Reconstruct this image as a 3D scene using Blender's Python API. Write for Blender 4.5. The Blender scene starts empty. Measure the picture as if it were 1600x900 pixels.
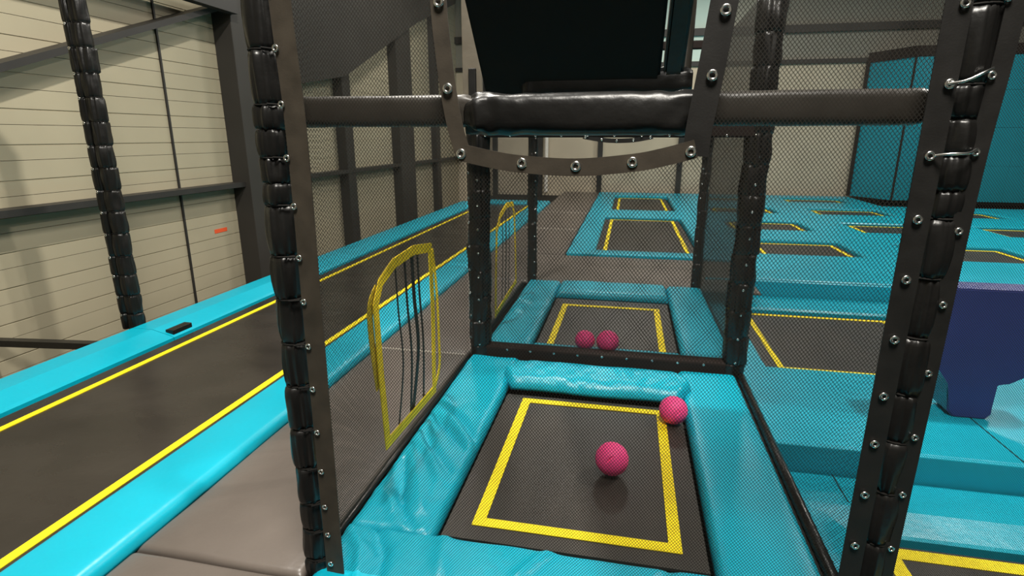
import bpy, bmesh, math, random
from mathutils import Vector, Matrix, noise
random.seed(7)
S = bpy.context.scene
C = S.collection
PI = math.pi

# ------------------------------------------------------------------ camera
cam_d = bpy.data.cameras.new('camera')
cam = bpy.data.objects.new('camera', cam_d); C.objects.link(cam)
cam_d.sensor_width = 36; cam_d.lens = 868 / 1600 * 36
cam_d.clip_start = 0.02; cam_d.clip_end = 100
cam.location = (0, 0, 1.6)
cam.rotation_euler = (PI/2 - math.atan(237/868), 0, math.atan(185/899.8))
S.camera = cam
# ------------------------------------------------------------------ world, exposure
w = bpy.data.worlds.new('world'); S.world = w; w.use_nodes = True
w.node_tree.nodes['Background'].inputs[0].default_value = (0.9, 0.92, 1, 1)
w.node_tree.nodes['Background'].inputs[1].default_value = 0.15
S.view_settings.view_transform = 'Standard'; S.view_settings.look = 'None'
S.view_settings.gamma = 1; S.view_settings.use_curve_mapping = False
S.view_settings.exposure = 0.28
# ------------------------------------------------------------------ the hall's lamps and added fill lights
def area(x, y, z, size, power, col=(1, .95, .86), rot=(0, 0, 0)):
    l = bpy.data.lights.new('hall_or_fill_light', 'AREA'); l.shape = 'SQUARE'; l.size = size
    l.energy = power; l.color = col
    o = bpy.data.objects.new('hall_or_fill_light', l); C.objects.link(o)
    o.location = (x, y, z); o.rotation_euler = rot
for x, y, p, s in ((-1.9, 3.6, 290, .16), (4.2, 4.4, 320, .25), (-.1, 12.0, 230, .9), (-3.4, 11.0, 120, .6), (2.6, 13.2, 130, .6),  # last one on this row is added to brighten the back wall
                   (6.5, 10.5, 280, .6), (0.3, -.5, 470, 1.4)):  # last one is an added front fill for the lane and balls
    area(x, y, 5.9, s, p)

# ------------------------------------------------------------------ materials
def mat(name, col, rough=.5, spec=.5, metal=0, noise_amt=0, noise_scale=5, bump=0, bump_scale=30, bump_dist=.01,
        stretch=None, sheen=0):
    m = bpy.data.materials.new(name); m.use_nodes = True
    nt = m.node_tree; b = nt.nodes['Principled BSDF']
    b.inputs['Base Color'].default_value = (*col, 1); b.inputs['Roughness'].default_value = rough
    b.inputs['Specular IOR Level'].default_value = spec; b.inputs['Metallic'].default_value = metal
    tc = nt.nodes.new('ShaderNodeTexCoord'); src = tc.outputs['Object']
    if stretch:
        mp = nt.nodes.new('ShaderNodeMapping'); mp.inputs['Scale'].default_value = stretch
        nt.links.new(src, mp.inputs[0]); src = mp.outputs[0]
    if noise_amt:
        n = nt.nodes.new('ShaderNodeTexNoise'); n.inputs['Scale'].default_value = noise_scale
        n.inputs['Detail'].default_value = 6; nt.links.new(src, n.inputs['Vector'])
        r = nt.nodes.new('ShaderNodeValToRGB')
        r.color_ramp.elements[0].position = .3; r.color_ramp.elements[1].position = .7
        r.color_ramp.elements[0].color = (*[c*(1-noise_amt) for c in col], 1)
        r.color_ramp.elements[1].color = (*[min(1, c*(1+noise_amt)) for c in col], 1)
        nt.links.new(n.outputs[0], r.inputs[0]); nt.links.new(r.outputs[0], b.inputs['Base Color'])
        mr = nt.nodes.new('ShaderNodeMapRange'); mr.inputs[3].default_value = rough*.8; mr.inputs[4].default_value = min(1, rough*1.25)
        nt.links.new(n.outputs[0], mr.inputs[0]); nt.links.new(mr.outputs[0], b.inputs['Roughness'])
    if bump:
        n2 = nt.nodes.new('ShaderNodeTexNoise'); n2.inputs['Scale'].default_value = bump_scale
        n2.inputs['Detail'].default_value = 4; nt.links.new(src, n2.inputs['Vector'])
        bp = nt.nodes.new('ShaderNodeBump'); bp.inputs['Strength'].default_value = bump; bp.inputs['Distance'].default_value = bump_dist
        nt.links.new(n2.outputs[0], bp.inputs['Height']); nt.links.new(bp.outputs[0], b.inputs['Normal'])
    return m
CY = mat('cyan_vinyl', (0.0, .375, .51), .36, .5, noise_amt=.04, noise_scale=3, bump=.25, bump_scale=7, bump_dist=.02)
CYF = mat('cyan_vinyl_crumpled', (0.0, .375, .51), .36, .5, noise_amt=.04, noise_scale=3, bump=.4, bump_scale=9, bump_dist=.03)
BED = mat('woven_jump_bed', (.032, .0265, .0215), .46, .5, noise_amt=.3, noise_scale=4, bump=.25, bump_scale=40, bump_dist=.003, stretch=(1, .25, 1))
SLB = mat('beam_sleeve', (.034, .029, .023), .42, .5, noise_amt=.2, noise_scale=6, bump=.3, bump_scale=16, bump_dist=.008)
TBED = mat('track_bed', (.030, .025, .0205), .27, .5, noise_amt=.3, noise_scale=2, bump=.35, bump_scale=5, bump_dist=.012, stretch=(.7, 1, 1))
MAT_ = mat('charcoal_mat_vinyl', (.12, .10, .086), .36, .5, noise_amt=.12, noise_scale=2, bump=.3, bump_scale=9, bump_dist=.012)
YEL = mat('yellow_line', (.86, .68, .012), .6, .3, noise_amt=.08, noise_scale=20)
YTAPE = mat('yellow_webbing', (.78, .55, .02), .7, .2, noise_amt=.15, noise_scale=30, bump=.3, bump_scale=200, bump_dist=.001)
BLK = mat('black_vinyl', (.008, .0075, .007), .33, .4, noise_amt=.2, noise_scale=6, bump=.35, bump_scale=14, bump_dist=.01)
BLKM = mat('black_matt_vinyl', (.018, .0125, .011), .6, .10, noise_amt=.15, noise_scale=3, bump=.15, bump_scale=8, bump_dist=.01)
WEB = mat('dark_webbing', (.042, .033, .023), .62, .35, noise_amt=.25, noise_scale=14, bump=.3, bump_scale=180, bump_dist=.001)
WEBK = mat('black_webbing', (.010, .009, .008), .55, .35, noise_amt=.2, noise_scale=14, bump=.3, bump_scale=180, bump_dist=.001)
DARK = mat('dark_underside', (.012, .011, .010), .8, .2)
STEEL = mat('eyelet_metal', (.82, .81, .78), .22, .5, metal=1)
CORD = mat('black_cord', (.010, .009, .008), .75, .15)
PINK = mat('pink_foam', (1.0, .075, .28), .55, .4, noise_amt=.08, noise_scale=30, bump=.3, bump_scale=60, bump_dist=.002)
NAVY = mat('navy_vinyl', (.024, .036, .165), .5, .4, noise_amt=.08, noise_scale=3, bump=.15, bump_scale=12, bump_dist=.006)
TEAL = mat('teal_side_vinyl', (0.0, .17, .25), .4, .5)
BEIGE = mat('cream_wall_panel', (.36, .32, .225), .55, .35, noise_amt=.05, noise_scale=1.2, bump=.15, bump_scale=120, bump_dist=.001)
BEIGEB = mat('far_wall_panel', (.52, .45, .34), .7, .3, noise_amt=.08, noise_scale=1.2)
UPW = mat('upper_wall_sheet', (.26, .25, .21), .7, .2, noise_amt=.1, noise_scale=.8)
PALE = mat('pale_green_panel', (.55, .68, .62), .6, .3, noise_amt=.06, noise_scale=.8)
STEELD = mat('dark_steel', (.024, .022, .020), .5, .4, noise_amt=.15, noise_scale=2)
COLM = mat('dark_wall_panel', (.030, .027, .023), .6, .4, noise_amt=.12, noise_scale=1.5)
GREY = mat('grey_ceiling', (.13, .125, .115), .8, .2, noise_amt=.1, noise_scale=1)
CONC = mat('concrete_floor', (.16, .15, .135), .8, .2, noise_amt=.15, noise_scale=2)
PADW = mat('cyan_wall_padding', (0.0, .27, .36), .5, .4, noise_amt=.04, noise_scale=2, bump=.1, bump_scale=4, bump_dist=.02)
RED = mat('red_sticker', (.75, .10, .03), .6, .3)
SLEEVE = mat('taupe_sleeve', (.17, .145, .11), .5, .4, noise_amt=.15, noise_scale=6, bump=.25, bump_scale=12, bump_dist=.01)
WHITE = mat('white_pipe', (.75, .72, .66), .5, .4)
STITCH = mat('pale_stitching', (.72, .68, .60), .8, .2)

def net_mat(name, pitch, t, col):
    m = bpy.data.materials.new(name); m.use_nodes = True; nt = m.node_tree
    L = nt.links; N = nt.nodes
    b = N['Principled BSDF']; b.inputs['Base Color'].default_value = (*col, 1); b.inputs['Roughness'].default_value = .6
    b.inputs['Specular IOR Level'].default_value = .3
    uv = N.new('ShaderNodeUVMap'); uv.uv_map = 'UVMap'
    sp = N.new('ShaderNodeSeparateXYZ'); L.new(uv.outputs[0], sp.inputs[0])
    def M(op, a, bb):
        n = N.new('ShaderNodeMath'); n.operation = op
        for i, v in enumerate((a, bb)):
            if isinstance(v, (int, float)): n.inputs[i].default_value = v
            else: L.new(v, n.inputs[i])
        return n.outputs[0]
    u = M('MULTIPLY', sp.outputs[0], 1/pitch); v = M('MULTIPLY', sp.outputs[1], .8/pitch)
    a = M('PINGPONG', M('ADD', u, v), .5); c = M('PINGPONG', M('SUBTRACT', u, v), .5)
    k = M('MAXIMUM', M('LESS_THAN', a, t/2), M('LESS_THAN', c, t/2))
    tr = N.new('ShaderNodeBsdfTransparent'); mx = N.new('ShaderNodeMixShader')
    L.new(k, mx.inputs[0]); L.new(tr.outputs[0], mx.inputs[1]); L.new(b.outputs[0], mx.inputs[2])
    L.new(mx.outputs[0], N['Material Output'].inputs['Surface'])
    return m
NET = net_mat('knotless_net', .0100, .17, (.017, .0145, .011))
NETD = net_mat('dense_net', .0100, .62, (.034, .033, .027))
NETF = net_mat('fine_net', .0060, .19, (.018, .016, .013))

# ------------------------------------------------------------------ helpers
def link(name, me, m, parent=None):
    o = bpy.data.objects.new(name, me); C.objects.link(o)
    if m is not None: me.materials.append(m)
    if parent is not None: o.parent = parent
    return o
def obj(name, bm, m, parent=None, smooth=False):
    me = bpy.data.meshes.new(name)
    bmesh.ops.recalc_face_normals(bm, faces=bm.faces[:])
    bm.to_mesh(me); bm.free()
    if smooth:
        for p in me.polygons: p.use_smooth = True
    return link(name, me, m, parent)
def thing(name, label, cat, loc=(0, 0, 0), group=None):
    o = bpy.data.objects.new(name, None); C.objects.link(o); o.empty_display_size = .1
    o.location = loc; o['label'] = label; o['category'] = cat
    if group: o['group'] = group
    return o
def tag(o, label, cat, group=None):
    o['label'] = label; o['category'] = cat
    if group: o['group'] = group
    return o
def struct(name, bm, m, parent=None, smooth=False):
    o = obj(name, bm, m, parent, smooth)
    if parent is None: o['kind'] = 'structure'
    return o
def box(bm, x0, x1, y0, y1, z0, z1, bev=0):
    r = bmesh.ops.create_cube(bm, size=1)
    for v in r['verts']:
        v.co = Vector(((x0+x1)/2 + v.co.x*(x1-x0), (y0+y1)/2 + v.co.y*(y1-y0), (z0+z1)/2 + v.co.z*(z1-z0)))
    if bev:
        es = list({e for v in r['verts'] for e in v.link_edges})
        bmesh.ops.bevel(bm, geom=es, offset=bev, segments=3, affect='EDGES', profile=.5)
    return bm
def B(*a, **k): return box(bmesh.new(), *a, **k)
def bar(bm, p, q, wx, wz):
    p = Vector(p); q = Vector(q); d = (q-p); L = d.length; d.normalize()
    up = Vector((0, 0, 1)) if abs(d.z) < .95 else Vector((0, 1, 0))
    s = d.cross(up).normalized(); u = s.cross(d)
    vs = []
    for c in (p, q):
        for a, b_ in ((-1, -1), (1, -1), (1, 1), (-1, 1)):
            vs.append(bm.verts.new(c + s*a*wx/2 + u*b_*wz/2))
    for f in ((0, 1, 2, 3), (7, 6, 5, 4), (0, 4, 5, 1), (1, 5, 6, 2), (2, 6, 7, 3), (3, 7, 4, 0)):
        bm.faces.new([vs[i] for i in f])
    return bm
def tube(bm, pts, r, n=8, closed=False):
    pts = [Vector(p) for p in pts]; rings = []; N = len(pts)
    for i, p in enumerate(pts):
        if closed: d = pts[(i+1) % N] - pts[i-1]
        else: d = pts[min(i+1, N-1)] - pts[max(i-1, 0)]
        d.normalize()
        up = Vector((0, 0, 1)) if abs(d.z) < .9 else Vector((0, 1, 0))
        s = d.cross(up).normalized(); u = s.cross(d)
        rings.append([bm.verts.new(p + (s*math.cos(2*PI*k/n) + u*math.sin(2*PI*k/n))*r) for k in range(n)])
    for i in range(N if closed else N-1):
        a, b_ = rings[i], rings[(i+1) % N]
        for k in range(n): bm.faces.new((a[k], a[(k+1) % n], b_[(k+1) % n], b_[k]))
    if not closed:
        bm.faces.new(rings[0][::-1]); bm.faces.new(rings[-1])
    return bm
def extrude_poly(bm, pts, vec):
    """closed polygon pts (3D), given thickness along vec"""
    vec = Vector(vec); a = [bm.verts.new(Vector(p)) for p in pts]; b_ = [bm.verts.new(Vector(p)+vec) for p in pts]
    n = len(pts)
    bm.faces.new(a); bm.faces.new(b_[::-1])
    for i in range(n): bm.faces.new((a[i], b_[i], b_[(i+1) % n], a[(i+1) % n]))
    return bm
def ribbon(bm, pts, width, nrm, thick=.004, widths=None):
    """flat strap following pts lying in the plane with normal nrm"""
    nrm = Vector(nrm).normalized(); pts = [Vector(p) for p in pts]; N = len(pts); ring = []
    closed = (pts[0]-pts[-1]).length < 1e-6
    if closed: pts = pts[:-1]; N -= 1
    for i, p in enumerate(pts):
        if closed: d0 = (p-pts[i-1]).normalized(); d1 = (pts[(i+1) % N]-p).normalized()
        else:
            d0 = (p-pts[max(i-1, 0)]); d1 = (pts[min(i+1, N-1)]-p)
            if d0.length < 1e-9: d0 = d1
            if d1.length < 1e-9: d1 = d0
            d0.normalize(); d1.normalize()
        d = (d0+d1).normalized(); s = nrm.cross(d)
        k = 1/max(.5, d.dot(d0)); wd = (widths[i] if widths else width)*k
        ring.append([bm.verts.new(p + s*a*wd/2 + nrm*b_*thick/2) for a, b_ in ((-1, -1), (1, -1), (1, 1), (-1, 1))])
    for i in range(N if closed else N-1):
        a, b_ = ring[i], ring[(i+1) % N]
        for k in range(4): bm.faces.new((a[k], a[(k+1) % 4], b_[(k+1) % 4], b_[k]))
    if not closed: bm.faces.new(ring[0][::-1]); bm.faces.new(ring[-1])
    return bm
def smooth_pts(pts, n=6):
    """Catmull-Rom through pts"""
    P = [Vector(p) for p in pts]; out = []
    for i in range(len(P)-1):
        p0 = P[max(i-1, 0)]; p1 = P[i]; p2 = P[i+1]; p3 = P[min(i+2, len(P)-1)]
        for k in range(n):
            t = k/n
            out.append(.5*((2*p1) + (p2-p0)*t + (2*p0-5*p1+4*p2-p3)*t*t + (3*p1-p0-3*p2+p3)*t**3))
    out.append(P[-1]); return out
# eyelet: a ring, shared mesh; local axis +Y
_ey = {}
def eyelet(parent, loc, r=.013, axis='Y', label=None):
    key = (round(r, 4), axis)
    if key not in _ey:
        bm = bmesh.new(); n, m_ = 20, 8
        R_, t = r, r*.38
        g = []
        for i in range(n):
            a = 2*PI*i/n; row = []
            for j in range(m_):
                b_ = 2*PI*j/m_; q = R_-t*.3 + t*math.cos(b_); h = t*.8*math.sin(b_)
                p = (q*math.cos(a), h, q*math.sin(a)) if axis == 'Y' else ((h, q*math.cos(a), q*math.sin(a)) if axis == 'X' else (q*math.cos(a), q*math.sin(a), h))
                row.append(bm.verts.new(p))
            g.append(row)
        for i in range(n):
            for j in range(m_):
                bm.faces.new((g[i][j], g[(i+1) % n][j], g[(i+1) % n][(j+1) % m_], g[i][(j+1) % m_]))
        me = bpy.data.meshes.new('eyelet'); bmesh.ops.recalc_face_normals(bm, faces=bm.faces[:]); bm.to_mesh(me); bm.free()
        for p in me.polygons: p.use_smooth = True
        me.materials.append(STEEL); _ey[key] = me
    o = bpy.data.objects.new('eyelet', _ey[key]); C.objects.link(o); o.parent = parent
    o.location = Vector(loc) - parent.location
    return o

# padded slab on a rectangle with a soft rounded edge, optional height function
def pad_bm(x0, x1, y0, y1, zt, th, edge=.05, step=.06, hf=None, amp=.004, seed=0):
    bm = bmesh.new()
    def ticks(a, b_):
        e = min(edge, (b_-a)*.45)
        t = [a, a+e*.12, a+e*.35, a+e*.65, a+e]
        n = max(1, int((b_-a-2*e)/step))
        t += [a+e+(b_-a-2*e)*i/n for i in range(1, n)]
        t += [b_-e, b_-e*.65, b_-e*.35, b_-e*.12, b_]
        return t
    X = ticks(x0, x1); Y = ticks(y0, y1); ex = min(edge, (x1-x0)*.45); ey = min(edge, (y1-y0)*.45)
    def prof(d, e):
        k = min(1, d/e); return math.sqrt(max(0, 1-(1-k)**2))
    G = []
    for x in X:
        row = []
        for y in Y:
            k = prof(min(x-x0, x1-x), ex)*prof(min(y-y0, y1-y), ey)
            z = zt - th*.75*(1-k)
            z += amp*k*noise.noise(Vector((x*4+seed, y*4, seed)))
            if hf: z += hf(x, y)*k
            row.append(bm.verts.new((x, y, z)))
        G.append(row)
    nx, ny = len(X), len(Y)
    for i in range(nx-1):
        for j in range(ny-1):
            bm.faces.new((G[i][j], G[i+1][j], G[i+1][j+1], G[i][j+1]))
    loop = [G[i][0] for i in range(nx)] + [G[-1][j] for j in range(1, ny)] + [G[i][-1] for i in range(nx-2, -1, -1)] + [G[0][j] for j in range(ny-2, 0, -1)]
    low = [bm.verts.new((v.co.x, v.co.y, zt-th)) for v in loop]
    n = len(loop)
    for i in range(n): bm.faces.new((loop[i], low[i], low[(i+1) % n], loop[(i+1) % n]))
    bm.faces.new(low)
    return bm
def rel(o):   # keep meshes built in world coordinates in place below a located Empty
    for c in o.children:
        if not c.get('_r') and c.type == 'MESH' and c.data.name.split('.')[0] != 'eyelet':
            c.data.transform(Matrix.Translation(-o.location)); c['_r'] = 1
            for g in c.children: g.data.transform(Matrix.Translation(-o.location))
    for c in o.children:
        if '_r' in c: del c['_r']
def frame_line(x0, x1, y0, y1, z, wd):
    """rectangular painted line as a ribbon loop"""
    pts = [(x0, y0, z), (x1, y0, z), (x1, y1, z), (x0, y1, z)]
    bm = bmesh.new(); h = wd/2
    o = [bm.verts.new((x, y, z)) for x, y in ((x0-h, y0-h), (x1+h, y0-h), (x1+h, y1+h), (x0-h, y1+h))]
    i_ = [bm.verts.new((x, y, z)) for x, y in ((x0+h, y0+h), (x1-h, y0+h), (x1-h, y1-h), (x0+h, y1-h))]
    for k in range(4): bm.faces.new((o[k], o[(k+1) % 4], i_[(k+1) % 4], i_[k]))
    r = bmesh.ops.extrude_face_region(bm, geom=bm.faces[:])
    for e in r['geom']:
        if isinstance(e, bmesh.types.BMVert): e.co.z -= .003
    return bm
def bed_bm(x0, x1, y0, y1, z, sag=.0):
    bm = bmesh.new(); nx, ny = 10, 12; G = []
    for i in range(nx+1):
        r = []
        for j in range(ny+1):
            x = x0+(x1-x0)*i/nx; y = y0+(y1-y0)*j/ny
            k = math.sin(PI*i/nx)*math.sin(PI*j/ny)
            r.append(bm.verts.new((x, y, z - sag*k)))
        G.append(r)
    for i in range(nx):
        for j in range(ny): bm.faces.new((G[i][j], G[i+1][j], G[i+1][j+1], G[i][j+1]))
    r = bmesh.ops.extrude_face_region(bm, geom=bm.faces[:])
    for e in r['geom']:
        if isinstance(e, bmesh.types.BMVert): e.co.z -= .012
    return bm

# ------------------------------------------------------------------ the setting
struct('floor', B(-5.6, 12.4, -4.2, 17.4, -1.15, -1.0), CONC)
struct('ceiling', B(-5.6, 12.4, -4.2, 17.4, 6.3, 6.5), GREY)
def grooved_wall(Y0, Y1):
    prof = [(-1.0)]; bm = bmesh.new(); z = -1.0; P = []
    k = 0
    while z < 6.3:
        h = .30
        P += [(-5.2, z), (-5.2, z+h*.40), (-5.208, z+h*.405), (-5.208, z+h*.44), (-5.2, z+h*.445), (-5.2, z+h*.985), (-5.222, z+h*.99), (-5.222, z+h)]
        z += h; k += 1
    a = [bm.verts.new((x, Y0, z)) for x, z in P]; b_ = [bm.verts.new((x, Y1, z)) for x, z in P]
    for i in range(len(P)-1): bm.faces.new((a[i], b_[i], b_[i+1], a[i+1]))
    ba = [bm.verts.new((-5.4, Y0, P[0][1])), bm.verts.new((-5.4, Y0, P[-1][1]))]; bb = [bm.verts.new((-5.4, Y1, P[0][1])), bm.verts.new((-5.4, Y1, P[-1][1]))]
    bm.faces.new((ba[0], ba[1], bb[1], bb[0]))
    bm.faces.new(a + [ba[1], ba[0]]); bm.faces.new(b_ + [bb[1], bb[0]])
    bm.faces.new((a[-1], b_[-1], bb[1], ba[1])); bm.faces.new((a[0], ba[0], bb[0], b_[0]))
    return bm
struct('wall_left', grooved_wall(-4.2, 17.2), BEIGE)
struct('wall_back', B(-5.4, 12.2, 17.0, 17.2, -1, 3.5), BEIGEB)
struct('wall_back_upper', B(-5.4, 12.2, 17.02, 17.2, 3.5, 6.3), UPW)
struct('window_1', B(.35, 2.0, 16.99, 17.03, 3.58, 6.0, bev=.005), PALE)
struct('wall_right', B(12.0, 12.2, -4.2, 17.2, -1, 6.3), GREY)
struct('wall_front', B(-5.4, 12.2, -4.2, -4.0, -1, 6.3), GREY)
n = 0
def trim(bm, m=STEELD):
    global n; n += 1
    return struct('trim_%d' % n, bm, m)
trim(B(-5.2, -4.93, 6.66, 8.05, -1, 6.3, bev=.01), COLM)          # wide dark column on the left wall
trim(B(-5.2, -5.02, 9.55, 9.85, -1, 6.3), STEELD)
trim(B(-5.2, -5.00, 12.0, 12.85, -1, 6.3), COLM)
trim(B(-5.2, -5.05, 14.6, 14.9, -1, 6.3), STEELD)
trim(bar(bmesh.new(), (-5.10, 1.0, .98), (-5.10, 16.9, .98), .19, .06), STEELD)    # horizontal rails along the wall
trim(bar(bmesh.new(), (-4.90, -1, 3.14), (-4.90, 6.7, 3.14), .12, .16), STEELD)
trim(bar(bmesh.new(), (-5.09, 2.6, 1.68), (-5.09, 6.75, 3.18), .20, .06), STEELD)   # diagonal brace
trim(bar(bmesh.new(), (-5.19, 5.77, 6.2), (-5.19, 5.70, -1), .022, .022), STEELD)  # joint strip
trim(B(-5.3, 12.1, 16.93, 17.02, 3.45, 3.56), STEELD)              # joint of the back wall
trim(B(-5.3, 12.1, 16.90, 17.02, 4.22, 4.40), STEELD)
for x in (-4.0, -2.62, -.84, 1.42, 3.6):                             # posts on the back wall
    trim(B(x-.07, x+.07, 16.86, 17.0, -1, 3.5), STEELD)
trim(tube(bmesh.new(), [(-2.42, 16.85, -.02), (-2.42, 16.85, 3.4)], .055, 12), WHITE)
trim(B(1.75, 1.92, 16.86, 17.0, 1.6, 3.3), STEELD)

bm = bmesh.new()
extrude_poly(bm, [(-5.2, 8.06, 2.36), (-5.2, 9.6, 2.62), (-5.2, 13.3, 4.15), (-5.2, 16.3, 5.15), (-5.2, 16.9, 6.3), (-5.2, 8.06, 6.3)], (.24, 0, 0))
trim(bm, COLM)  # dark sheet with a slanted lower edge over the upper left wall
# raised deck which carries the trampolines, in three levels
def deck(x0, x1, y0, y1, zt): return struct('platform', B(x0, x1, y0, y1, -1.0, zt), DARK)
deck(-3.98, .86, -3.9, 16.85, -.12)
deck(.86, 11.9, 6.6, 16.85, -.12)
deck(.86, 11.9, 3.2, 6.6, -.30)
deck(.86, 11.9, -3.9, 3.2, -.46)

# ------------------------------------------------------------------ floor mats between track and lane
edges = [-3.0, -.9, 1.54, 3.80, 6.10, 7.62, 9.85, 12.14, 16.8]
names = ['charcoal padded floor mat behind the photographer, left of the lane', 'charcoal padded floor mat lying at the front post, nearest in view',
         'charcoal padded floor mat beside the near trampoline of the netted lane', 'charcoal padded floor mat beside the far trampoline of the netted lane',
         'charcoal floor mat just past the far end of the netted lane', 'charcoal floor mat left of the nearer open trampoline behind the lane',
         'charcoal floor mat between two pale stitched seams far down the hall', 'charcoal floor mat at the back wall, farthest of the row']
for i in range(1, 8):
    a, b_ = edges[i], edges[i+1]
    x1 = -1.13 if i < 4 else (1.45 if i == 4 else -.82)
    x0 = -1.87
    t = thing('floor_mat', names[i], 'mat', ((x0+x1)/2, (a+b_)/2, -.03), 'charcoal mats beside the tumble track')
    obj('mat_cover', pad_bm(x0, x1, a+.004, b_-.004, .0, .035, edge=.03, step=.12, amp=.006, seed=i*3.1), MAT_, t, True)
    if i in (2, 5, 6):
        bm = bmesh.new(); yy = b_-.012; x = x0+.03; st = .022 if i == 2 else .05
        wy = .004 if i == 2 else .016
        while x < x1-.02:
            box(bm, x, x+st*.62, yy-wy, yy+wy, -.004, .006); x += st
        obj('seam_stitching', bm, STITCH, t)
    rel(t)

# ------------------------------------------------------------------ tumble track
t = thing('tumble_track', 'long black tumble track with two yellow lines and cyan edge pads', 'tumble track', (-2.9, 6, -.03))
obj('bed', bed_bm(-3.54, -2.20, -1.5, 13.3, .0), TBED, t)
for x in (-3.40, -2.30):
    obj('marking_line', ribbon(bmesh.new(), [(x, -1.5, .003), (x, 13.2, .003)], .048, (0, 0, 1), .004), YEL, t)
tk = lambda x, y: 0
for a, b_ in ((-1.5, 3.66), (3.665, 8.2), (8.205, 13.3)):
    # left pad: flat top, then a bevel down towards the bed
    bm = bmesh.new()
    extrude_poly(bm, [(-4.02, a, -.03), (-4.02, a, .035), (-3.99, a, .055), (-3.80, a, .055), (-3.63, a, .012), (-3.60, a, .0), (-3.60, a, -.03)], (0, b_-a, 0))
    p = obj('edge_pad', bm, CY, t)
    if a == 3.665:
        q = obj('clip', B(-3.70, -3.625, 3.69, 3.90, .0, .050, bev=.004), BLK, p)
for a, b_ in ((-1.5, 6.5), (6.505, 13.9)):
    obj('edge_pad', pad_bm(-2.23, -1.875, a, b_, .045, .07, edge=.045, step=.2, amp=.003, seed=a), CY, t, True)
obj('end_pad', pad_bm(-3.60, -2.24, 13.35, 13.9, .05, .07, edge=.05, step=.2), CY, t, True)
rel(t)

# ------------------------------------------------------------------ trampolines
def ridge(pts, wd, h):
    P = [Vector(p) for p in pts]
    def f(x, y):
        q = Vector((x, y)); best = 9; tt = 0
        for i in range(len(P)-1):
            a, b_ = P[i], P[i+1]; d = b_-a; s = max(0, min(1, (q-a).dot(d)/d.length_squared))
            di = (q-(a+d*s)).length
            if di < best: best = di; tt = (i+s)/(len(P)-1)
        return 1.6*h*math.exp(-(best/wd)**2)*math.sin(PI*(.15+.7*tt))
    return f
folds = [ridge([(-1.04, 2.93), (-.88, 2.78), (-.70, 2.50)], .016, -.022), ridge([(-1.04, 2.84), (-.88, 2.70), (-.72, 2.48)], .03, .018),
         ridge([(-1.04, 2.75), (-.90, 2.62), (-.76, 2.45)], .014, -.02),
         ridge([(-1.04, 2.62), (-.92, 2.42), (-.76, 2.23)], .018, -.018), ridge([(-1.04, 2.52), (-.90, 2.35), (-.78, 2.15)], .028, .016),
         ridge([(-1.03, 2.32), (-.96, 2.12), (-.88, 1.92), (-.80, 1.84)], .016, -.03), ridge([(-1.0, 2.36), (-.90, 2.16), (-.80, 1.95)], .03, .014),
         ridge([(-1.05, 2.05), (-.92, 1.95), (-.80, 1.82)], .03, .012)]
fold2 = [ridge([(-1.05, 1.78), (-.95, 1.68), (-.88, 1.5)], .018, .022), ridge([(-.98, 1.86), (-.86, 1.68), (-.82, 1.5)], .016, -.025), ridge([(-.66, 1.86), (-.6, 1.6)], .03, .012),
         ridge([(-.2, 1.85), (-.35, 1.6)], .02, .012), ridge([(.25, 1.84), (.12, 1.62)], .02, -.014)]
hfL = lambda x, y: sum(f(x, y) for f in folds)
hfN = lambda x, y: sum(f(x, y) for f in fold2)
t = thing('trampoline', 'near lane trampoline, black bed with yellow rectangle and crumpled cyan pads', 'trampoline', (-.15, 2.6, -.03))
obj('bed', bed_bm(-.685, .385, 1.86, 3.20, .0, .004), BED, t)
obj('marking_line', frame_line(-.55, .265, 1.97, 3.13, .004, .052), YEL, t)
obj('safety_pad', pad_bm(-1.08, -.705, 1.80, 3.74, .04, .07, edge=.04, step=.018, hf=hfL, amp=.012, seed=2), CYF, t, True)
obj('safety_pad', pad_bm(.405, .79, 1.56, 3.74, .04, .07, edge=.04, step=.05, amp=.006, seed=5), CY, t, True)
obj('safety_pad', pad_bm(-1.08, .41, 1.38, 1.83, .04, .07, edge=.04, step=.02, hf=hfN, amp=.012, seed=9), CYF, t, True)
obj('safety_pad', pad_bm(-.66, .41, 3.42, 3.74, .03, .06, edge=.04, step=.05, amp=.006, seed=12), CY, t, True)
# the loose far pad with pointed ends
def loose_pad():
    bm = bmesh.new(); nx, ny = 60, 14; G = []
    for i in range(nx+1):
        u = i/nx; row = []
        for j in range(ny+1):
            v = j/ny
            inset = .11*abs(v-.45)/.55
            xa = -.76+inset; xb = .47-inset
            x = xa+(xb-xa)*u; y = 3.24+.35*v + .008*math.sin(u*9)
            e = min(u, 1-u)*1.23/.025; e = min(1, e); e = math.sqrt(1-(1-e)**2)
            k = e*math.sqrt(max(0, 1-(2*v-1)**4))
            z = .035 + .07*k + .012*k*noise.noise(Vector((x*5, y*9, 1))) + .012*k*noise.noise(Vector((x*14, y*14, 4)))
            row.append(bm.verts.new((x, y, z)))
        G.append(row)
    for i in range(nx):
        for j in range(ny): bm.faces.new((G[i][j], G[i+1][j], G[i+1][j+1], G[i][j+1]))
    loop = [G[i][0] for i in range(nx+1)] + [G[-1][j] for j in range(1, ny+1)] + [G[i][-1] for i in range(nx-1, -1, -1)] + [G[0][j] for j in range(ny-1, 0, -1)]
    low = [bm.verts.new((v.co.x, v.co.y, .012)) for v in loop]; m_ = len(loop)
    for i in range(m_): bm.faces.new((loop[i], low[i], low[(i+1) % m_], loop[(i+1) % m_]))
    bm.faces.new(low); return bm
o = obj('loose_pad', loose_pad(), CYF, t, True); o['label'] = 'raised loose cyan pad across the far edge'
rel(t)
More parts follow.
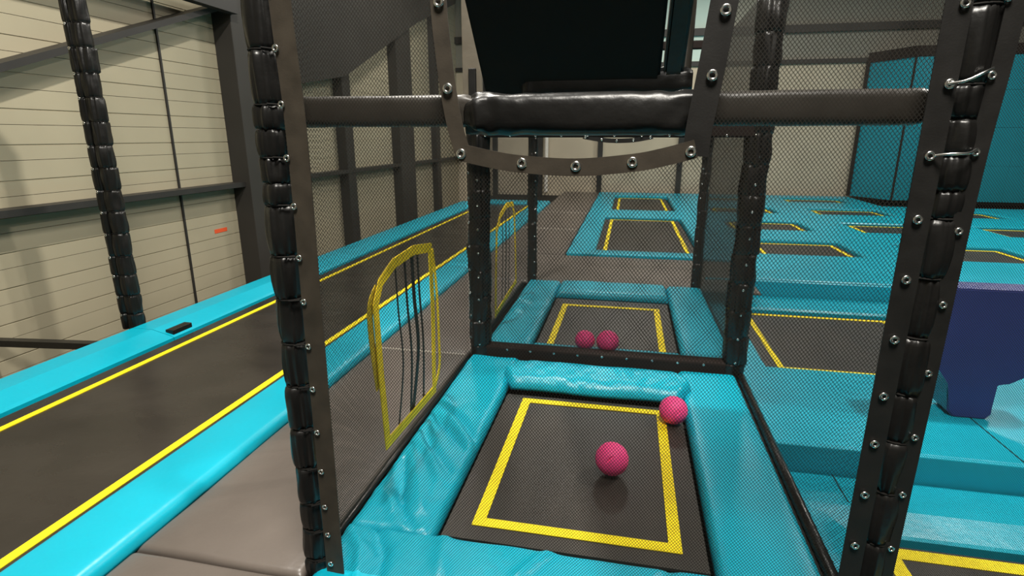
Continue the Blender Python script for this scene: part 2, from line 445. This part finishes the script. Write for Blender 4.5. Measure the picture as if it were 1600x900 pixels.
t = thing('trampoline', 'second lane trampoline behind the black bottom beam, two pink balls on its edge', 'trampoline', (-.1, 4.95, -.03))
obj('bed', bed_bm(-.65, .44, 4.08, 5.44, .0, .004), BED, t)
obj('marking_line', frame_line(-.54, .33, 4.09, 5.23, .004, .052), YEL, t)
fd = [ridge([(-1.03, 5.2), (-.85, 5.1), (-.7, 5.12)], .02, -.02), ridge([(-1.03, 4.85), (-.85, 4.75), (-.72, 4.78)], .02, -.02)]
obj('safety_pad', pad_bm(-1.04, -.675, 3.86, 6.04, .04, .07, edge=.04, step=.03, hf=lambda x, y: sum(f(x, y) for f in fd), amp=.01, seed=22), CYF, t, True)
obj('safety_pad', pad_bm(.465, .83, 3.86, 6.04, .04, .07, edge=.04, step=.06, amp=.005, seed=25), CY, t, True)
obj('safety_pad', pad_bm(-.67, .46, 3.86, 4.075, .04, .07, edge=.04, step=.06, amp=.005, seed=29), CY, t, True)
obj('safety_pad', pad_bm(-.67, .46, 5.53, 6.04, .055, .085, edge=.05, step=.06, amp=.006, seed=32), CY, t, True)
rel(t)

def cell_pad(bm, X0, X1, Y0, Y1, x0, x1, y0, y1, zt, th, ch=.02, ci=None):
    ci = ci or ch
    """rectangular pad with a rectangular opening and chamfered edges"""
    def ring(a, b_, c, d, z): return [bm.verts.new(p) for p in ((a, c, z), (b_, c, z), (b_, d, z), (a, d, z))]
    R = [ring(X0, X1, Y0, Y1, zt-th), ring(X0, X1, Y0, Y1, zt-ch*.6), ring(X0+ch*.4, X1-ch*.4, Y0+ch*.4, Y1-ch*.4, zt-ch*.15), ring(X0+ch, X1-ch, Y0+ch, Y1-ch, zt),
         ring(x0-ci, x1+ci, y0-ci, y1+ci, zt), ring(x0-ci*.1, x1+ci*.1, y0-ci*.1, y1+ci*.1, zt-max(ch, ci*.22)), ring(x0, x1, y0, y1, zt-max(ch, ci*.22)-.01), ring(x0, x1, y0, y1, zt-th)]
    for k in range(len(R)):
        a, b_ = R[k], R[(k+1) % len(R)]
        for i in range(4): bm.faces.new((a[i], a[(i+1) % 4], b_[(i+1) % 4], b_[i]))
    return bm
def tramp(label, X0, X1, Y0, Y1, x0, x1, y0, y1, z=0, grp=None, line=.05, dz=.025, ins=.13, ci=None, ny0=-.03):
    t = thing('trampoline', label, 'trampoline', ((X0+X1)/2, (Y0+Y1)/2, z-.03), grp)
    obj('bed', bed_bm(x0-.06, x1-.045, y0-.06, y1-.055, z-dz), BED, t)
    obj('marking_line', frame_line(x0+.13, x1-ins, y0+ny0, y1-.11, z-dz+.004, line), YEL, t)
    obj('safety_pad', cell_pad(bmesh.new(), X0+.003, X1-.003, Y0+.003, Y1-.003, x0, x1, y0, y1, z+.022, .105, .02, ci), CY, t)
    rel(t); return t
tramp('open trampoline behind the lane, nearer and longer of the pair', -.80, 1.45, 7.66, 12.05, -.41, 1.07, 7.98, 11.5, 0, None, .055, .03, .17)
tramp('open trampoline behind the lane at the back wall, farther of the pair', -.80, 1.45, 12.05, 16.7, -.33, 1.07, 12.65, 15.85, 0, None, .055, .05, .17)
cols = [(1.45, 3.63, 1.85, 3.23, 'first column from the lane'), (3.63, 5.85, 3.98, 5.44, 'second column from the lane'), (5.85, 8.05, 6.15, 7.55, 'third column from the lane'),
        (8.05, 10.25, 8.35, 9.8, 'fourth column from the lane')]
rows = [(6.65, 9.85, 8.17, 9.33, 'nearest row'), (9.85, 12.2, 10.38, 11.52, 'second row'), (12.2, 14.5, 12.72, 13.78, 'third row'), (14.5, 16.75, 15.1, 16.05, 'farthest row')]
for ci, c in enumerate(cols):
    for ri, r in enumerate(rows):
        if ri == 3 and ci >= 2: continue
        if ci == 3 and ri == 0: continue
        tramp('square trampoline with cyan pads in the far grid, %s, %s' % (r[4], c[4]),
              c[0], c[1], r[0], r[1], c[2], c[3], r[2], r[3], 0, 'trampolines in the far grid')
# level B and level A on the right
tramp('lower trampoline right of the lane, black bed with yellow line beside navy block', .93, 3.4, 3.22, 6.57, 1.16, 2.72, 4.42, 6.05, -.18, None, .045, .02, .13, None, .075)
tramp('large trampoline on the middle level beyond the navy block, outside right', 3.41, 6.2, 3.22, 6.57, 3.8, 5.8, 4.42, 6.05, -.18, None)
tramp('lowest trampoline at bottom right, corner of yellow line showing', .93, 3.9, .3, 3.185, 1.22, 3.4, .7, 2.72, -.34, None, .075, .03, .15, .17, .09)
# vertical step faces and low pads between the levels
def tagged(name, bm, m, label, cat, group=None, smooth=False): return tag(obj(name, bm, m, None, smooth), label, cat, group)
tagged('step_pad', B(.93, 9.0, 6.585, 6.64, -.20, .01, bev=.012), CY, 'cyan vertical step pad below the far trampoline grid', 'pad')
tagged('step_pad', B(.93, 6.2, 3.19, 3.215, -.45, -.150, bev=.010), CY, 'cyan padded step between the lowest and the middle trampoline at right', 'pad')
tagged('floor_mat', B(.87, .925, .3, 6.57, -.45, -.12, bev=.01), BLKM, 'narrow black edge strip along the right foot of the lane', 'mat')

def seam(t, p, q): obj('seam', bar(bmesh.new(), p, q, .006, .004), DARK, t)
tb = [o for o in C.objects if o.get('label', '').startswith('lower trampoline right')][0]
tA = [o for o in C.objects if o.get('label', '').startswith('lowest trampoline')][0]
for t_, p, q in ((tb, (2.25, 3.23, -.1575), (2.25, 4.38, -.1575)), (tA, (1.265, 2.92, -.3175), (1.265, 3.18, -.3175))):
    seam(t_, Vector(p)-t_.location, Vector(q)-t_.location)
# ------------------------------------------------------------------ navy padded block on a foot
t = thing('padded_block', 'navy blue padded block on narrow foot standing right of the lane', 'padded block', (2.25, 4.0, -.158))
out = [(1.93, .70), (1.94, .24), (2.085, .075), (2.11, -.12), (2.15, -.158), (2.33, -.158), (2.36, -.12), (2.345, .09), (2.42, .095), (2.66, .26), (2.70, .70)]
bm = bmesh.new(); ya, yb = 3.77, 3.97
fr = [bm.verts.new((x, ya, z)) for x, z in out]; bk = [bm.verts.new((x, yb, z)) for x, z in out]
bm.faces.new(fr); bm.faces.new(bk[::-1])
sides = []
for i in range(len(out)): sides.append(bm.faces.new((fr[i], bk[i], bk[(i+1) % len(out)], fr[(i+1) % len(out)])))
bmesh.ops.bevel(bm, geom=[e for e in bm.edges if abs(e.verts[0].co.y-e.verts[1].co.y) < .01], offset=.008, segments=2, affect='EDGES')
o = obj('body', bm, NAVY, t)
o.data.materials.append(TEAL)
for p in o.data.polygons:
    if abs(p.normal.y) < .3 and p.normal.x < -.2 and p.center.z < .3: p.material_index = 1
rel(t)

# ------------------------------------------------------------------ tall padded wall box
t = thing('padded_wall', 'tall cyan padded wall block with dark top rail in the far right corner', 'padded wall', (9, 16.4, -.03))
bm = bmesh.new()
X0, Yf = 6.55, 15.75
zs = [0.04, .9, 1.8, 2.65, 3.42]; xs = [X0, 7.75, 8.95, 10.15, 11.35, 11.9]
for i in range(len(zs)-1):
    for j in range(len(xs)-1): box(bm, xs[j]+.002, xs[j+1]-.002, Yf, Yf+.08, zs[i]+.002, zs[i+1]-.002, bev=.006)
obj('front_padding', bm, PADW, t)
bm = extrude_poly(bmesh.new(), [(X0, Yf+.0, .04), (X0+.12, Yf+.09, .04), (X0+.12, 16.85, .04), (5.93, 16.85, .04)], (0, 0, 3.38)); obj('side_padding', bm, PADW, t)
obj('core', B(X0+.06, 11.85, Yf+.09, 16.84, -.03, 3.40), DARK, t)
obj('top_rail', B(X0-.04, 11.9, Yf-.03, Yf+.14, 3.42, 3.66, bev=.02), BLKM, t)
bm = extrude_poly(bmesh.new(), [(X0-.04, Yf-.03, 3.42), (X0+.12, Yf-.0, 3.42), (X0+.12, 16.85, 3.42), (5.89, 16.85, 3.42)], (0, 0, .24)); obj('top_rail', bm, BLKM, t)
obj('corner_trim', B(X0-.035, X0+.0, Yf-.01, Yf+.03, .04, 3.42), BLKM, t)
obj('corner_trim', B(5.86, 5.93, 16.80, 16.86, .04, 3.42), BLKM, t)
o = obj('red_patch', B(9.36, 9.60, Yf-.006, Yf+.0, 2.62, 2.82), RED, t)
rel(t)
# small red sticker on the wall
tagged('wall_sticker', B(-5.2, -5.196, 6.20, 6.43, .385, .435), RED, 'small red-orange sticker on the cream left wall', 'sticker')
# black rail running to the foot of the far left post
tagged('floor_rail', bar(bmesh.new(), (-5.15, 3.40, -.06), (-4.05, 3.55, -.07), .07, .055), BLK, 'black padded rail from left wall to the track edge', 'rail')
# floodlight
t = thing('floodlight', 'small glaring wall floodlight high on the back wall', 'lamp', (3.62, 16.9, 4.86))
obj('housing', B(3.50, 3.74, 16.80, 17.0, 4.78, 4.98, bev=.015), STEELD, t)
gm = bpy.data.materials.new('lamp_glow'); gm.use_nodes = True
gb = gm.node_tree.nodes['Principled BSDF']; gb.inputs['Emission Color'].default_value = (1, .85, .6, 1); gb.inputs['Emission Strength'].default_value = 30
obj('lens', B(3.53, 3.71, 16.785, 16.802, 4.81, 4.95), gm, t)
rel(t)

# ------------------------------------------------------------------ padded posts
def post_pad(cx, cy, z0, z1, R, cinches, seed=0, pinch=.70, twist=0):
    """sleeve gathered at every cinch height"""
    bm = bmesh.new(); cz = sorted([z0]+[c for c in cinches if z0 < c < z1]+[z1]); rings = []; n = 44
    Z = []
    for a, b_ in zip(cz, cz[1:]):
        m_ = 9
        for i in range(m_): Z.append((a+(b_-a)*(.5-.5*math.cos(PI*i/m_)), min(1, (i/m_)), a))
    Z.append((z1, 1, z1))
    for z, f, a in Z:
        bul = math.sin(PI*f)**.45 if 0 < f < 1 else 0
        base = R*(pinch+(1-pinch)*bul)
        r = []
        off = Vector((noise.noise(Vector((a*7+seed, 1, 0))), noise.noise(Vector((a*7+seed, 5, 0))), 0))*R*.18
        for k in range(n):
            t_ = 2*PI*k/n
            wr = noise.noise(Vector((math.cos(t_)*4.5, math.sin(t_)*4.5, a*31+seed+z*2)))
            wr2 = noise.noise(Vector((math.cos(t_)*1.2, math.sin(t_)*1.2, z*9+seed)))
            rr = base*(1 + .34*wr*(1-.45*bul) + .16*wr2)
            r.append(bm.verts.new((cx+off.x*bul+rr*math.cos(t_), cy+off.y*bul+rr*math.sin(t_), z)))
        rings.append(r)
    for a, b_ in zip(rings, rings[1:]):
        for k in range(n): bm.faces.new((a[k], a[(k+1) % n], b_[(k+1) % n], b_[k]))
    bm.faces.new(rings[0][::-1]); bm.faces.new(rings[-1]); return bm
def cinch(t, cx, cy, z, R, ex=None):
    pts = [(cx+R*math.cos(a), cy+R*math.sin(a), z) for a in [2*PI*i/16 for i in range(16)]]
    bm = tube(bmesh.new(), pts, .0035, 6, closed=True)
    if ex: tube(bm, [(cx + (R if ex[0] > cx else -R)*.6, cy-R*.8, z), ((cx+ex[0])/2, cy-R*1.15, z+.002), ex], .0035, 6)
    obj('cinch_cord', bm, CORD, t)
YF = 1.58
Lz = [2.32, 2.158, 1.996, 1.843, 1.69, 1.537, 1.393, 1.231, 1.087, .934, .781, .619, .466, .322, .205, .079]
Rz = [2.365, 2.212, 2.05, 1.888, 1.717, 1.555, 1.402, 1.249, 1.087, .925, .781, .619, .448, .295, .15]
R2z = [2.41, 2.23, 2.068, 1.897, 1.735, 1.564, 1.375, 1.186, .997, .808, .628, .448, .268]
t = thing('padded_post', 'black padded lattice post at front left, sleeve gathered between eyelets', 'post', (-1.072, YF, -.03))
zc = Lz + [1.62, 1.46]
obj('sleeve', post_pad(-1.072, YF, -.01, 2.6, .048, zc, 3), BLK, t, True)
obj('pole', tube(bmesh.new(), [(-1.072, YF, -.03), (-1.072, YF, 2.62)], .021, 12), STEELD, t, True)
for z in Lz:
    if z > .02: cinch(t, -1.072, YF, z, .042, (-1.022, 1.553, z))
rel(t)
t = thing('padded_post', 'black padded post at front right between two edge straps', 'post', (0.775, YF+.01, -.03))
obj('sleeve', post_pad(0.775, YF+.01, .0, 2.6, .046, Rz+[1.64, 1.47, .24], 11, .62), BLK, t, True)
obj('pole', tube(bmesh.new(), [(0.775, YF+.01, -.03), (0.775, YF+.01, 2.62)], .021, 12), STEELD, t, True)
for z in Rz: cinch(t, 0.775, YF+.01, z, .038)
rel(t)
# visible light bungee hooks at the two upper eyelets of the right post
for z, z2, lab in ((1.717, 1.74, 'metal bungee hook across the right post, upper one'), (1.555, 1.562, 'metal bungee hook across the right post, lower one')):
    o = tagged('bungee_hook', tube(bmesh.new(), smooth_pts([(.713, 1.538, z), (.74, 1.522, z+.005), (.775, 1.52, z2), (.797, 1.535, z2+.009)], 5), .0035, 8), STEEL, lab, 'hook', None, True)

# far left post at the outer edge of the tumble track
t = thing('padded_post', 'black laced padded post at the outer edge of the tumble track', 'post', (-4.10, 3.80, -1.0))
fz = [2.78, 2.60, 2.42, 2.25, 2.07, 1.89, 1.71, 1.53, 1.36, 1.18, 1.01, .83, .64, .48, .30, .14]
obj('sleeve', post_pad(-4.085, 3.8, .0, 2.95, .062, fz, 31, .80), BLK, t, True)
obj('lacing_strip', post_pad(-4.165, 3.775, .0, 2.95, .036, fz, 41, .7), BLK, t, True)
obj('pole', tube(bmesh.new(), [(-4.09, 3.8, -1), (-4.09, 3.8, 2.97)], .024, 12), STEELD, t, True)
for z in fz:
    cinch(t, -4.085, 3.8, z, .056)
    eyelet(t, (-4.165, 3.738, z-.01), .009)
rel(t)

# mid and far frame of the lane
def cage_frame(lab, y, xl, xr, rw, top, front_rail, sd, ez):
    t = thing('cage_frame', lab, 'frame', ((xl+xr)/2, y, -.03))
    cz = [i*.19+.1 for i in range(int(top/.19))]
    for x, nm in ((xl, 0), (xr, 3)):
        obj('upright', post_pad(x, y, -.03, top, rw, cz, sd+nm, .93), BLK, t, True)
    bm = B(xl, xr, y-rw*.8, y+rw*.8, 1.592, 1.60+rw*1.7, bev=.015); obj('top_beam', bm, BLKM, t)
    obj('top_beam', B(xl, xr, y-rw*.6, y+rw*.6, top-.08, top, bev=.015), BLKM, t)
    if front_rail: obj('bottom_beam', B(xl, xr, y-.055, y+.055, -.02, .105, bev=.022), BLKM, t)
    return t
t = cage_frame('middle black padded frame of the lane, between its two trampolines', 3.80, -1.02, .775, .078, 2.75, True, 50, None)
for z in [i*.17+.12 for i in range(9)]:
    eyelet(t, (-1.055+.045, 3.722, z), .0065); eyelet(t, (-1.055-.02, 3.726, z+.05), .0065)
    eyelet(t, (.775, 3.720, z), .0065)
for i in range(11): eyelet(t, (-.98+i*.173, 3.743, .082), .0065)
for i in range(11): eyelet(t, (-.95+i*.17, 3.730, 1.605), .0065)
rel(t)
t = cage_frame('far black frame closing the end of the netted lane', 6.10, -1.02, .78, .05, 2.5, False, 70, None)
for z in [i*.15+.08 for i in range(11)]:
    eyelet(t, (-.985, 6.048, z), .0075); eyelet(t, (.745, 6.048, z), .0075)
rel(t)
# dark tube frame along the lane floor
for x, lab, y0 in ((-1.095, 'thin black edge rail along left foot of the near lane', 1.64), (.822, 'black padded edge rail along right foot of the near lane', 1.64)):
    r = .014 if x < 0 else .024
    tagged('edge_rail', tube(bmesh.new(), [(x, y0, .022), (x, 3.74, .022)], r, 10), BLK, lab, 'rail', None, True)

# front cross beam
t = thing('padded_beam', 'shiny black padded crossbeam at the top of the front opening', 'beam', (-.16, 1.655, 1.6))
def roll(x0, x1, y, z, ry, rz_, seed, crum=.0, nx=60, pw=.75):
    bm = bmesh.new(); n = 28; R_ = []
    for i in range(nx+1):
        u = i/nx; x = x0+(x1-x0)*u; ed = min(u, 1-u)*(x1-x0)
        sh = min(1, .72+.28*min(1, ed/.035)); cr = crum*math.exp(-ed/.07)
        r = []
        for k in range(n):
            a = 2*PI*k/n; c, s = math.cos(a), math.sin(a)
            c2 = math.copysign(abs(c)**pw, c); s2 = math.copysign(abs(s)**pw, s)
            q = 1+cr*noise.noise(Vector((x*22, c*2, s*2+seed)))+.035*noise.noise(Vector((x*5, c*1.5, s*1.5+seed)))
            r.append(bm.verts.new((x, y+ry*c2*sh*q, z+rz_*s2*sh*q)))
        R_.append(r)
    for a, b_ in zip(R_, R_[1:]):
        for k in range(n): bm.faces.new((a[k], a[(k+1) % n], b_[(k+1) % n], b_[k]))
    bm.faces.new(R_[0][::-1]); bm.faces.new(R_[-1]); return bm
obj('sleeve', roll(-1.04, -.44, 1.655, 1.672, .040, .045, 1, .12, 60, .5), SLB, t, True)
obj('sleeve', roll(.17, .74, 1.655, 1.672, .040, .045, 4, .12, 60, .5), SLB, t, True)
obj('center_pad', roll(-.475, .20, 1.655, 1.661, .052, .058, 7, .45, 90, .6), BLK, t, True)
rel(t)

# hanging sloped board behind the beam
t = thing('padded_board', 'large black padded board sloping down behind the crossbeam', 'board', (-.33, 3.0, 1.9))
def slope_box(x0, x1, y0, z0, y1, z1, th):
    bm = bmesh.new(); d = Vector((0, y1-y0, z1-z0)).normalized(); nn = Vector((0, d.z, -d.y))*th
    pts = [Vector((x0, y0, z0)), Vector((x1, y0, z0)), Vector((x1, y1, z1)), Vector((x0, y1, z1))]
    extrude_poly(bm, pts, nn)
    bmesh.ops.bevel(bm, geom=bm.edges[:], offset=.015, segments=3, affect='EDGES'); return bm
obj('board', slope_box(-.815, .135, 3.25, 1.80, 2.30, 2.75, .10), BLKM, t)
obj('side_board', slope_box(.15, .25, 3.27, 1.80, 2.32, 2.75, .12), BLK, t)
obj('bottom_roll', roll(-.60, .30, 3.22, 1.875, .06, .075, 17, .35), BLK, t, True)
rel(t)
t = thing('frame_post', 'dark taupe upright strip right of the hanging board', 'post', (.30, 3.68, 1.7))
obj('sleeve', post_pad(.295, 3.70, 1.72, 2.75, .04, [], 5, .95), SLB, t, True)
rel(t)
t = thing('frame_post', 'light taupe sleeved upright left of the hanging board', 'post', (-1.02, 3.72, 1.7))
obj('sleeve', B(-1.085, -.955, 3.685, 3.715, 1.72, 2.75, bev=.006), SLEEVE, t)
obj('strap', B(-1.04, -.99, 3.66, 3.684, 1.72, 2.02, bev=.006), WEBK, t)
rel(t)

# ------------------------------------------------------------------ nets
def net_sheet(name, outer, holes, m, parent, plane):
    """outer, holes: lists of 3D points in one plane; plane 'Y' -> uv=(x,z), 'X' -> uv=(y,z). Sheet of two layers apart a yarn's width is not needed: a net is flat."""
    bm = bmesh.new(); es = []
    for lp in [outer]+holes:
        vs = [bm.verts.new(Vector(p)) for p in lp]
        for i in range(len(vs)): es.append(bm.edges.new((vs[i], vs[(i+1) % len(vs)])))
    bmesh.ops.triangle_fill(bm, use_beauty=True, use_dissolve=False, edges=es)
    uvl = bm.loops.layers.uv.new('UVMap')
    for f in bm.faces:
        for l in f.loops:
            c = l.vert.co; l[uvl].uv = (c.x if plane == 'Y' else c.y, c.z)
    return obj(name, bm, m, parent)
# front net with the large open mouth
t = thing('front_net', 'brownish black net across the lane front with strap edged opening', 'net', (-.16, 1.55, .0))
YN = 1.55
Lc = [(-.54, YN, 2.455), (-.517, YN, 1.96), (-.508, YN, 1.834), (-.495, YN, 1.717), (-.477, YN, 1.618), (-.455, YN, 1.546)]
Bc = [(-.464, YN, 1.557), (-.378, YN, 1.539), (-.288, YN, 1.526), (-.14, YN, 1.519), (.009, YN, 1.532), (.09, YN, 1.548), (.167, YN, 1.569)]
Rc = [(.167, YN, 1.55), (.171, YN, 1.618), (.184, YN, 1.726), (.2, YN, 1.87), (.216, YN, 2.05), (.243, YN, 2.455)]
Lc, Bc, Rc = smooth_pts(Lc), smooth_pts(Bc), smooth_pts(Rc)
outer = [(-1.01, YN, .05), (-1.01, YN, 2.455)] + Lc + Bc[2:-2] + Rc + [(.72, YN, 2.455), (.72, YN, .05)]
net_sheet('mesh', outer, [], NET, t, 'Y')
obj('opening_strap', ribbon(bmesh.new(), [p+Vector((0, -.006, 0)) for p in Lc], .045, (0, 1, 0), .004), WEB, t)
obj('opening_strap', ribbon(bmesh.new(), [p+Vector((0, -.011, 0)) for p in Bc], .047, (0, 1, 0), .004), WEB, t)
obj('opening_strap', ribbon(bmesh.new(), [p+Vector((0, -.006, 0)) for p in Rc], .065, (0, 1, 0), .004), WEBK, t)
for p in ((-.513, 1.942), (-.495, 1.726), (-.461, 1.553), (-.288, 1.529), (-.14, 1.522), (.009, 1.534), (.155, 1.562), (.191, 1.746), (.209, 1.893)):
    eyelet(t, (p[0], YN-.015, p[1]), .0115)
obj('edge_strap', ribbon(bmesh.new(), smooth_pts([(-.983, YN-.004, 2.455), (-.981, YN-.004, 1.96), (-.97, YN-.004, 1.6), (-.977, YN-.004, .97), (-.986, YN-.004, .142), (-.986, YN-.004, .0)]), .068, (0, 1, 0), .004,
    None), WEB, t)
obj('edge_strap', ribbon(bmesh.new(), smooth_pts([(.707, YN-.004, 2.455), (.707, YN-.004, 1.6), (.707, YN-.004, .97), (.707, YN-.004, .05)]), .056, (0, 1, 0), .004), WEBK, t)
for z in Lz:
    if z > -.02: eyelet(t, (-1.006 + (.007 if z < 1.5 else 0), YN-.012, z), .0085)
for z in Rz: eyelet(t, (.705 if z < 1.6 else .717, YN-.012, z), .0095)
rel(t)
# neighbouring front net right of the post
t = thing('side_bay_net', 'fine black net stretched to the right of the front right post', 'net', (1.9, 1.56, -.03))
net_sheet('mesh', [(.81, 1.56, .0), (.81, 1.56, 2.455), (3.1, 1.56, 2.455), (3.1, 1.56, .0)], [], NETF, t, 'Y')
obj('edge_strap', ribbon(bmesh.new(), smooth_pts([(.821, 1.554, 2.455), (.824, 1.554, 1.87), (.81, 1.554, 1.51), (.807, 1.554, .97), (.803, 1.554, .01)]), .042, (0, 1, 0), .004), WEBK, t)
for z in R2z: eyelet(t, (.803, 1.546, z), .0078)
rel(t)
# side nets
def hole_L1(x):
    return [(x, 2.27, .14), (x, 2.245, .5), (x, 2.235, .86), (x, 2.30, .95), (x, 2.46, 1.005), (x, 2.72, 1.02), (x, 2.97, .985), (x, 2.98, .6), (x, 2.95, .11)]
def hole_L2(x):
    return [(x, 4.40, .13), (x, 4.42, .5), (x, 4.46, .84), (x, 4.60, .95), (x, 4.85, 1.01), (x, 5.12, .99), (x, 5.20, .86), (x, 5.26, .5), (x, 5.28, .20)]
def side_net(lab, x, y0, y1, hole, m, wide):
    t = thing('side_net', lab, 'net', (x, (y0+y1)/2, -.02))
    hs = [hole] if hole else []
    net_sheet('mesh', [(x, y0, .03), (x, y1, .03), (x, y1, 2.5), (x, y0, 2.5)], hs, m, t, 'X')
    if hole:
        cl = hole+[hole[0]]
        o = obj('hole_tape', ribbon(bmesh.new(), [Vector(p)+Vector((.004, 0, 0)) for p in cl], wide, (1, 0, 0), .005), YTAPE, t)
        o['label'] = 'yellow tape around the arched opening'
    return t
t = side_net('black net on the lane left side, near bay, yellow edged opening', -1.095, 1.63, 3.74, hole_L1(-1.095), NET, .052)
for y, wd, y2 in ((2.62, .022, 2.60), (2.72, .040, 2.63), (2.80, .022, 2.80), (2.50, .014, 2.43)):
    bm = ribbon(bmesh.new(), smooth_pts([(-1.103, y, 1.01), (-1.103, y+.01, .75), (-1.103, y+.035, .45), (-1.103, y2, .12)]), wd, (1, 0, .0), .003)
    obj('flap_strip', bm, WEBK, t)
# second, slack tape on the far edge and bulging tape at the near edge of the opening
obj('hole_tape', ribbon(bmesh.new(), smooth_pts([(-1.088, 3.0, .97), (-1.088, 3.05, .7), (-1.088, 3.06, .4), (-1.088, 3.05, .22), (-1.088, 2.96, .13)]), .030, (1, 0, 0), .004), YTAPE, t)
obj('hole_tape', ribbon(bmesh.new(), smooth_pts([(-1.101, 2.28, .93), (-1.101, 2.20, .86), (-1.101, 2.195, .70), (-1.101, 2.23, .45)]), .05, (1, 0, 0), .004), YTAPE, t)
rel(t)
t = side_net('black net on the lane left side, far bay, narrow yellow edged opening', -1.05, 3.87, 6.04, hole_L2(-1.05), NET, .045)
for y, wd in ((4.72, .02), (4.86, .03), (5.0, .02)):
    obj('flap_strip', ribbon(bmesh.new(), smooth_pts([(-1.058, y, 1.0), (-1.058, y+.02, .6), (-1.058, y-.02, .17)]), wd, (1, 0, 0), .003), WEBK, t)
rel(t)
t = side_net('black net on the lane right side beside the near trampoline', .825, 1.63, 3.74, None, NET, 0); rel(t)
t = side_net('black net on the lane right side beside the second trampoline', .815, 3.87, 6.04, None, NETD, 0); rel(t)
# middle net hung on the middle frame, with sagging strap of its own opening
t = thing('middle_net', 'black net on the middle frame with a small sagging strap', 'net', (-.1, 3.735, -.0))
net_sheet('mesh', [(-.96, 3.815, .10), (.71, 3.815, .10), (.71, 3.815, 1.59), (-.96, 3.815, 1.59)], [], NETF, t, 'Y')
arc = smooth_pts([(-.30, 3.745, 1.598), (-.18, 3.745, 1.578), (-.08, 3.745, 1.572), (.03, 3.745, 1.578), (.14, 3.745, 1.598)])
obj('opening_strap', ribbon(bmesh.new(), arc, .028, (0, 1, 0), .004), WEBK, t)
for p in ((-.285, 1.595), (-.18, 1.579), (-.085, 1.572), (.02, 1.577), (.125, 1.594)): eyelet(t, (p[0], 3.738, p[1]), .0065)
rel(t)

# ------------------------------------------------------------------ pink balls
def ball(lab, x, y, z, r, rot, seed):
    bm = bmesh.new(); bmesh.ops.create_uvsphere(bm, u_segments=144, v_segments=96, radius=r)
    # slits cut in the foam
    cuts = []
    rnd = random.Random(seed)
    for k in range(3):
        a = -PI/2 + rnd.uniform(-.5, .2); c = Vector((math.cos(a)*.8, math.sin(a)*.8, .35+.12*k)).normalized()
        cuts.append((c, Vector((rnd.uniform(.3, .6), .2, .8)).normalized()))
    for v in bm.verts:
        d = v.co.normalized()
        for c, ax in cuts:
            q = d-c; al = q.dot(ax); pe = (q-ax*al).length
            if abs(al) < .22: v.co -= d*r*.14*math.exp(-(pe/.028)**2)*(1-(al/.22)**2)
    o = obj('foam_ball', bm, PINK, None, True); o.location = (x, y, z); o.rotation_euler = rot
    return tag(o, lab, 'ball', 'pink foam balls in the lane')
ball('pink foam ball lying in the middle of the near trampoline bed', -.005, 2.44, .085, .080, (0, 0, .1), 3)
ball('pink foam ball at the far right corner of the near trampoline', .325, 3.02, .083, .080, (.2, 0, .3), 5)
ball('pink foam ball behind the bottom beam, left one of the pair', -.255, 3.975, .115, .075, (0, 0, 0), 8)
ball('pink foam ball behind the bottom beam, right one of the pair', -.085, 3.955, .125, .083, (0, 0, .8), 9)
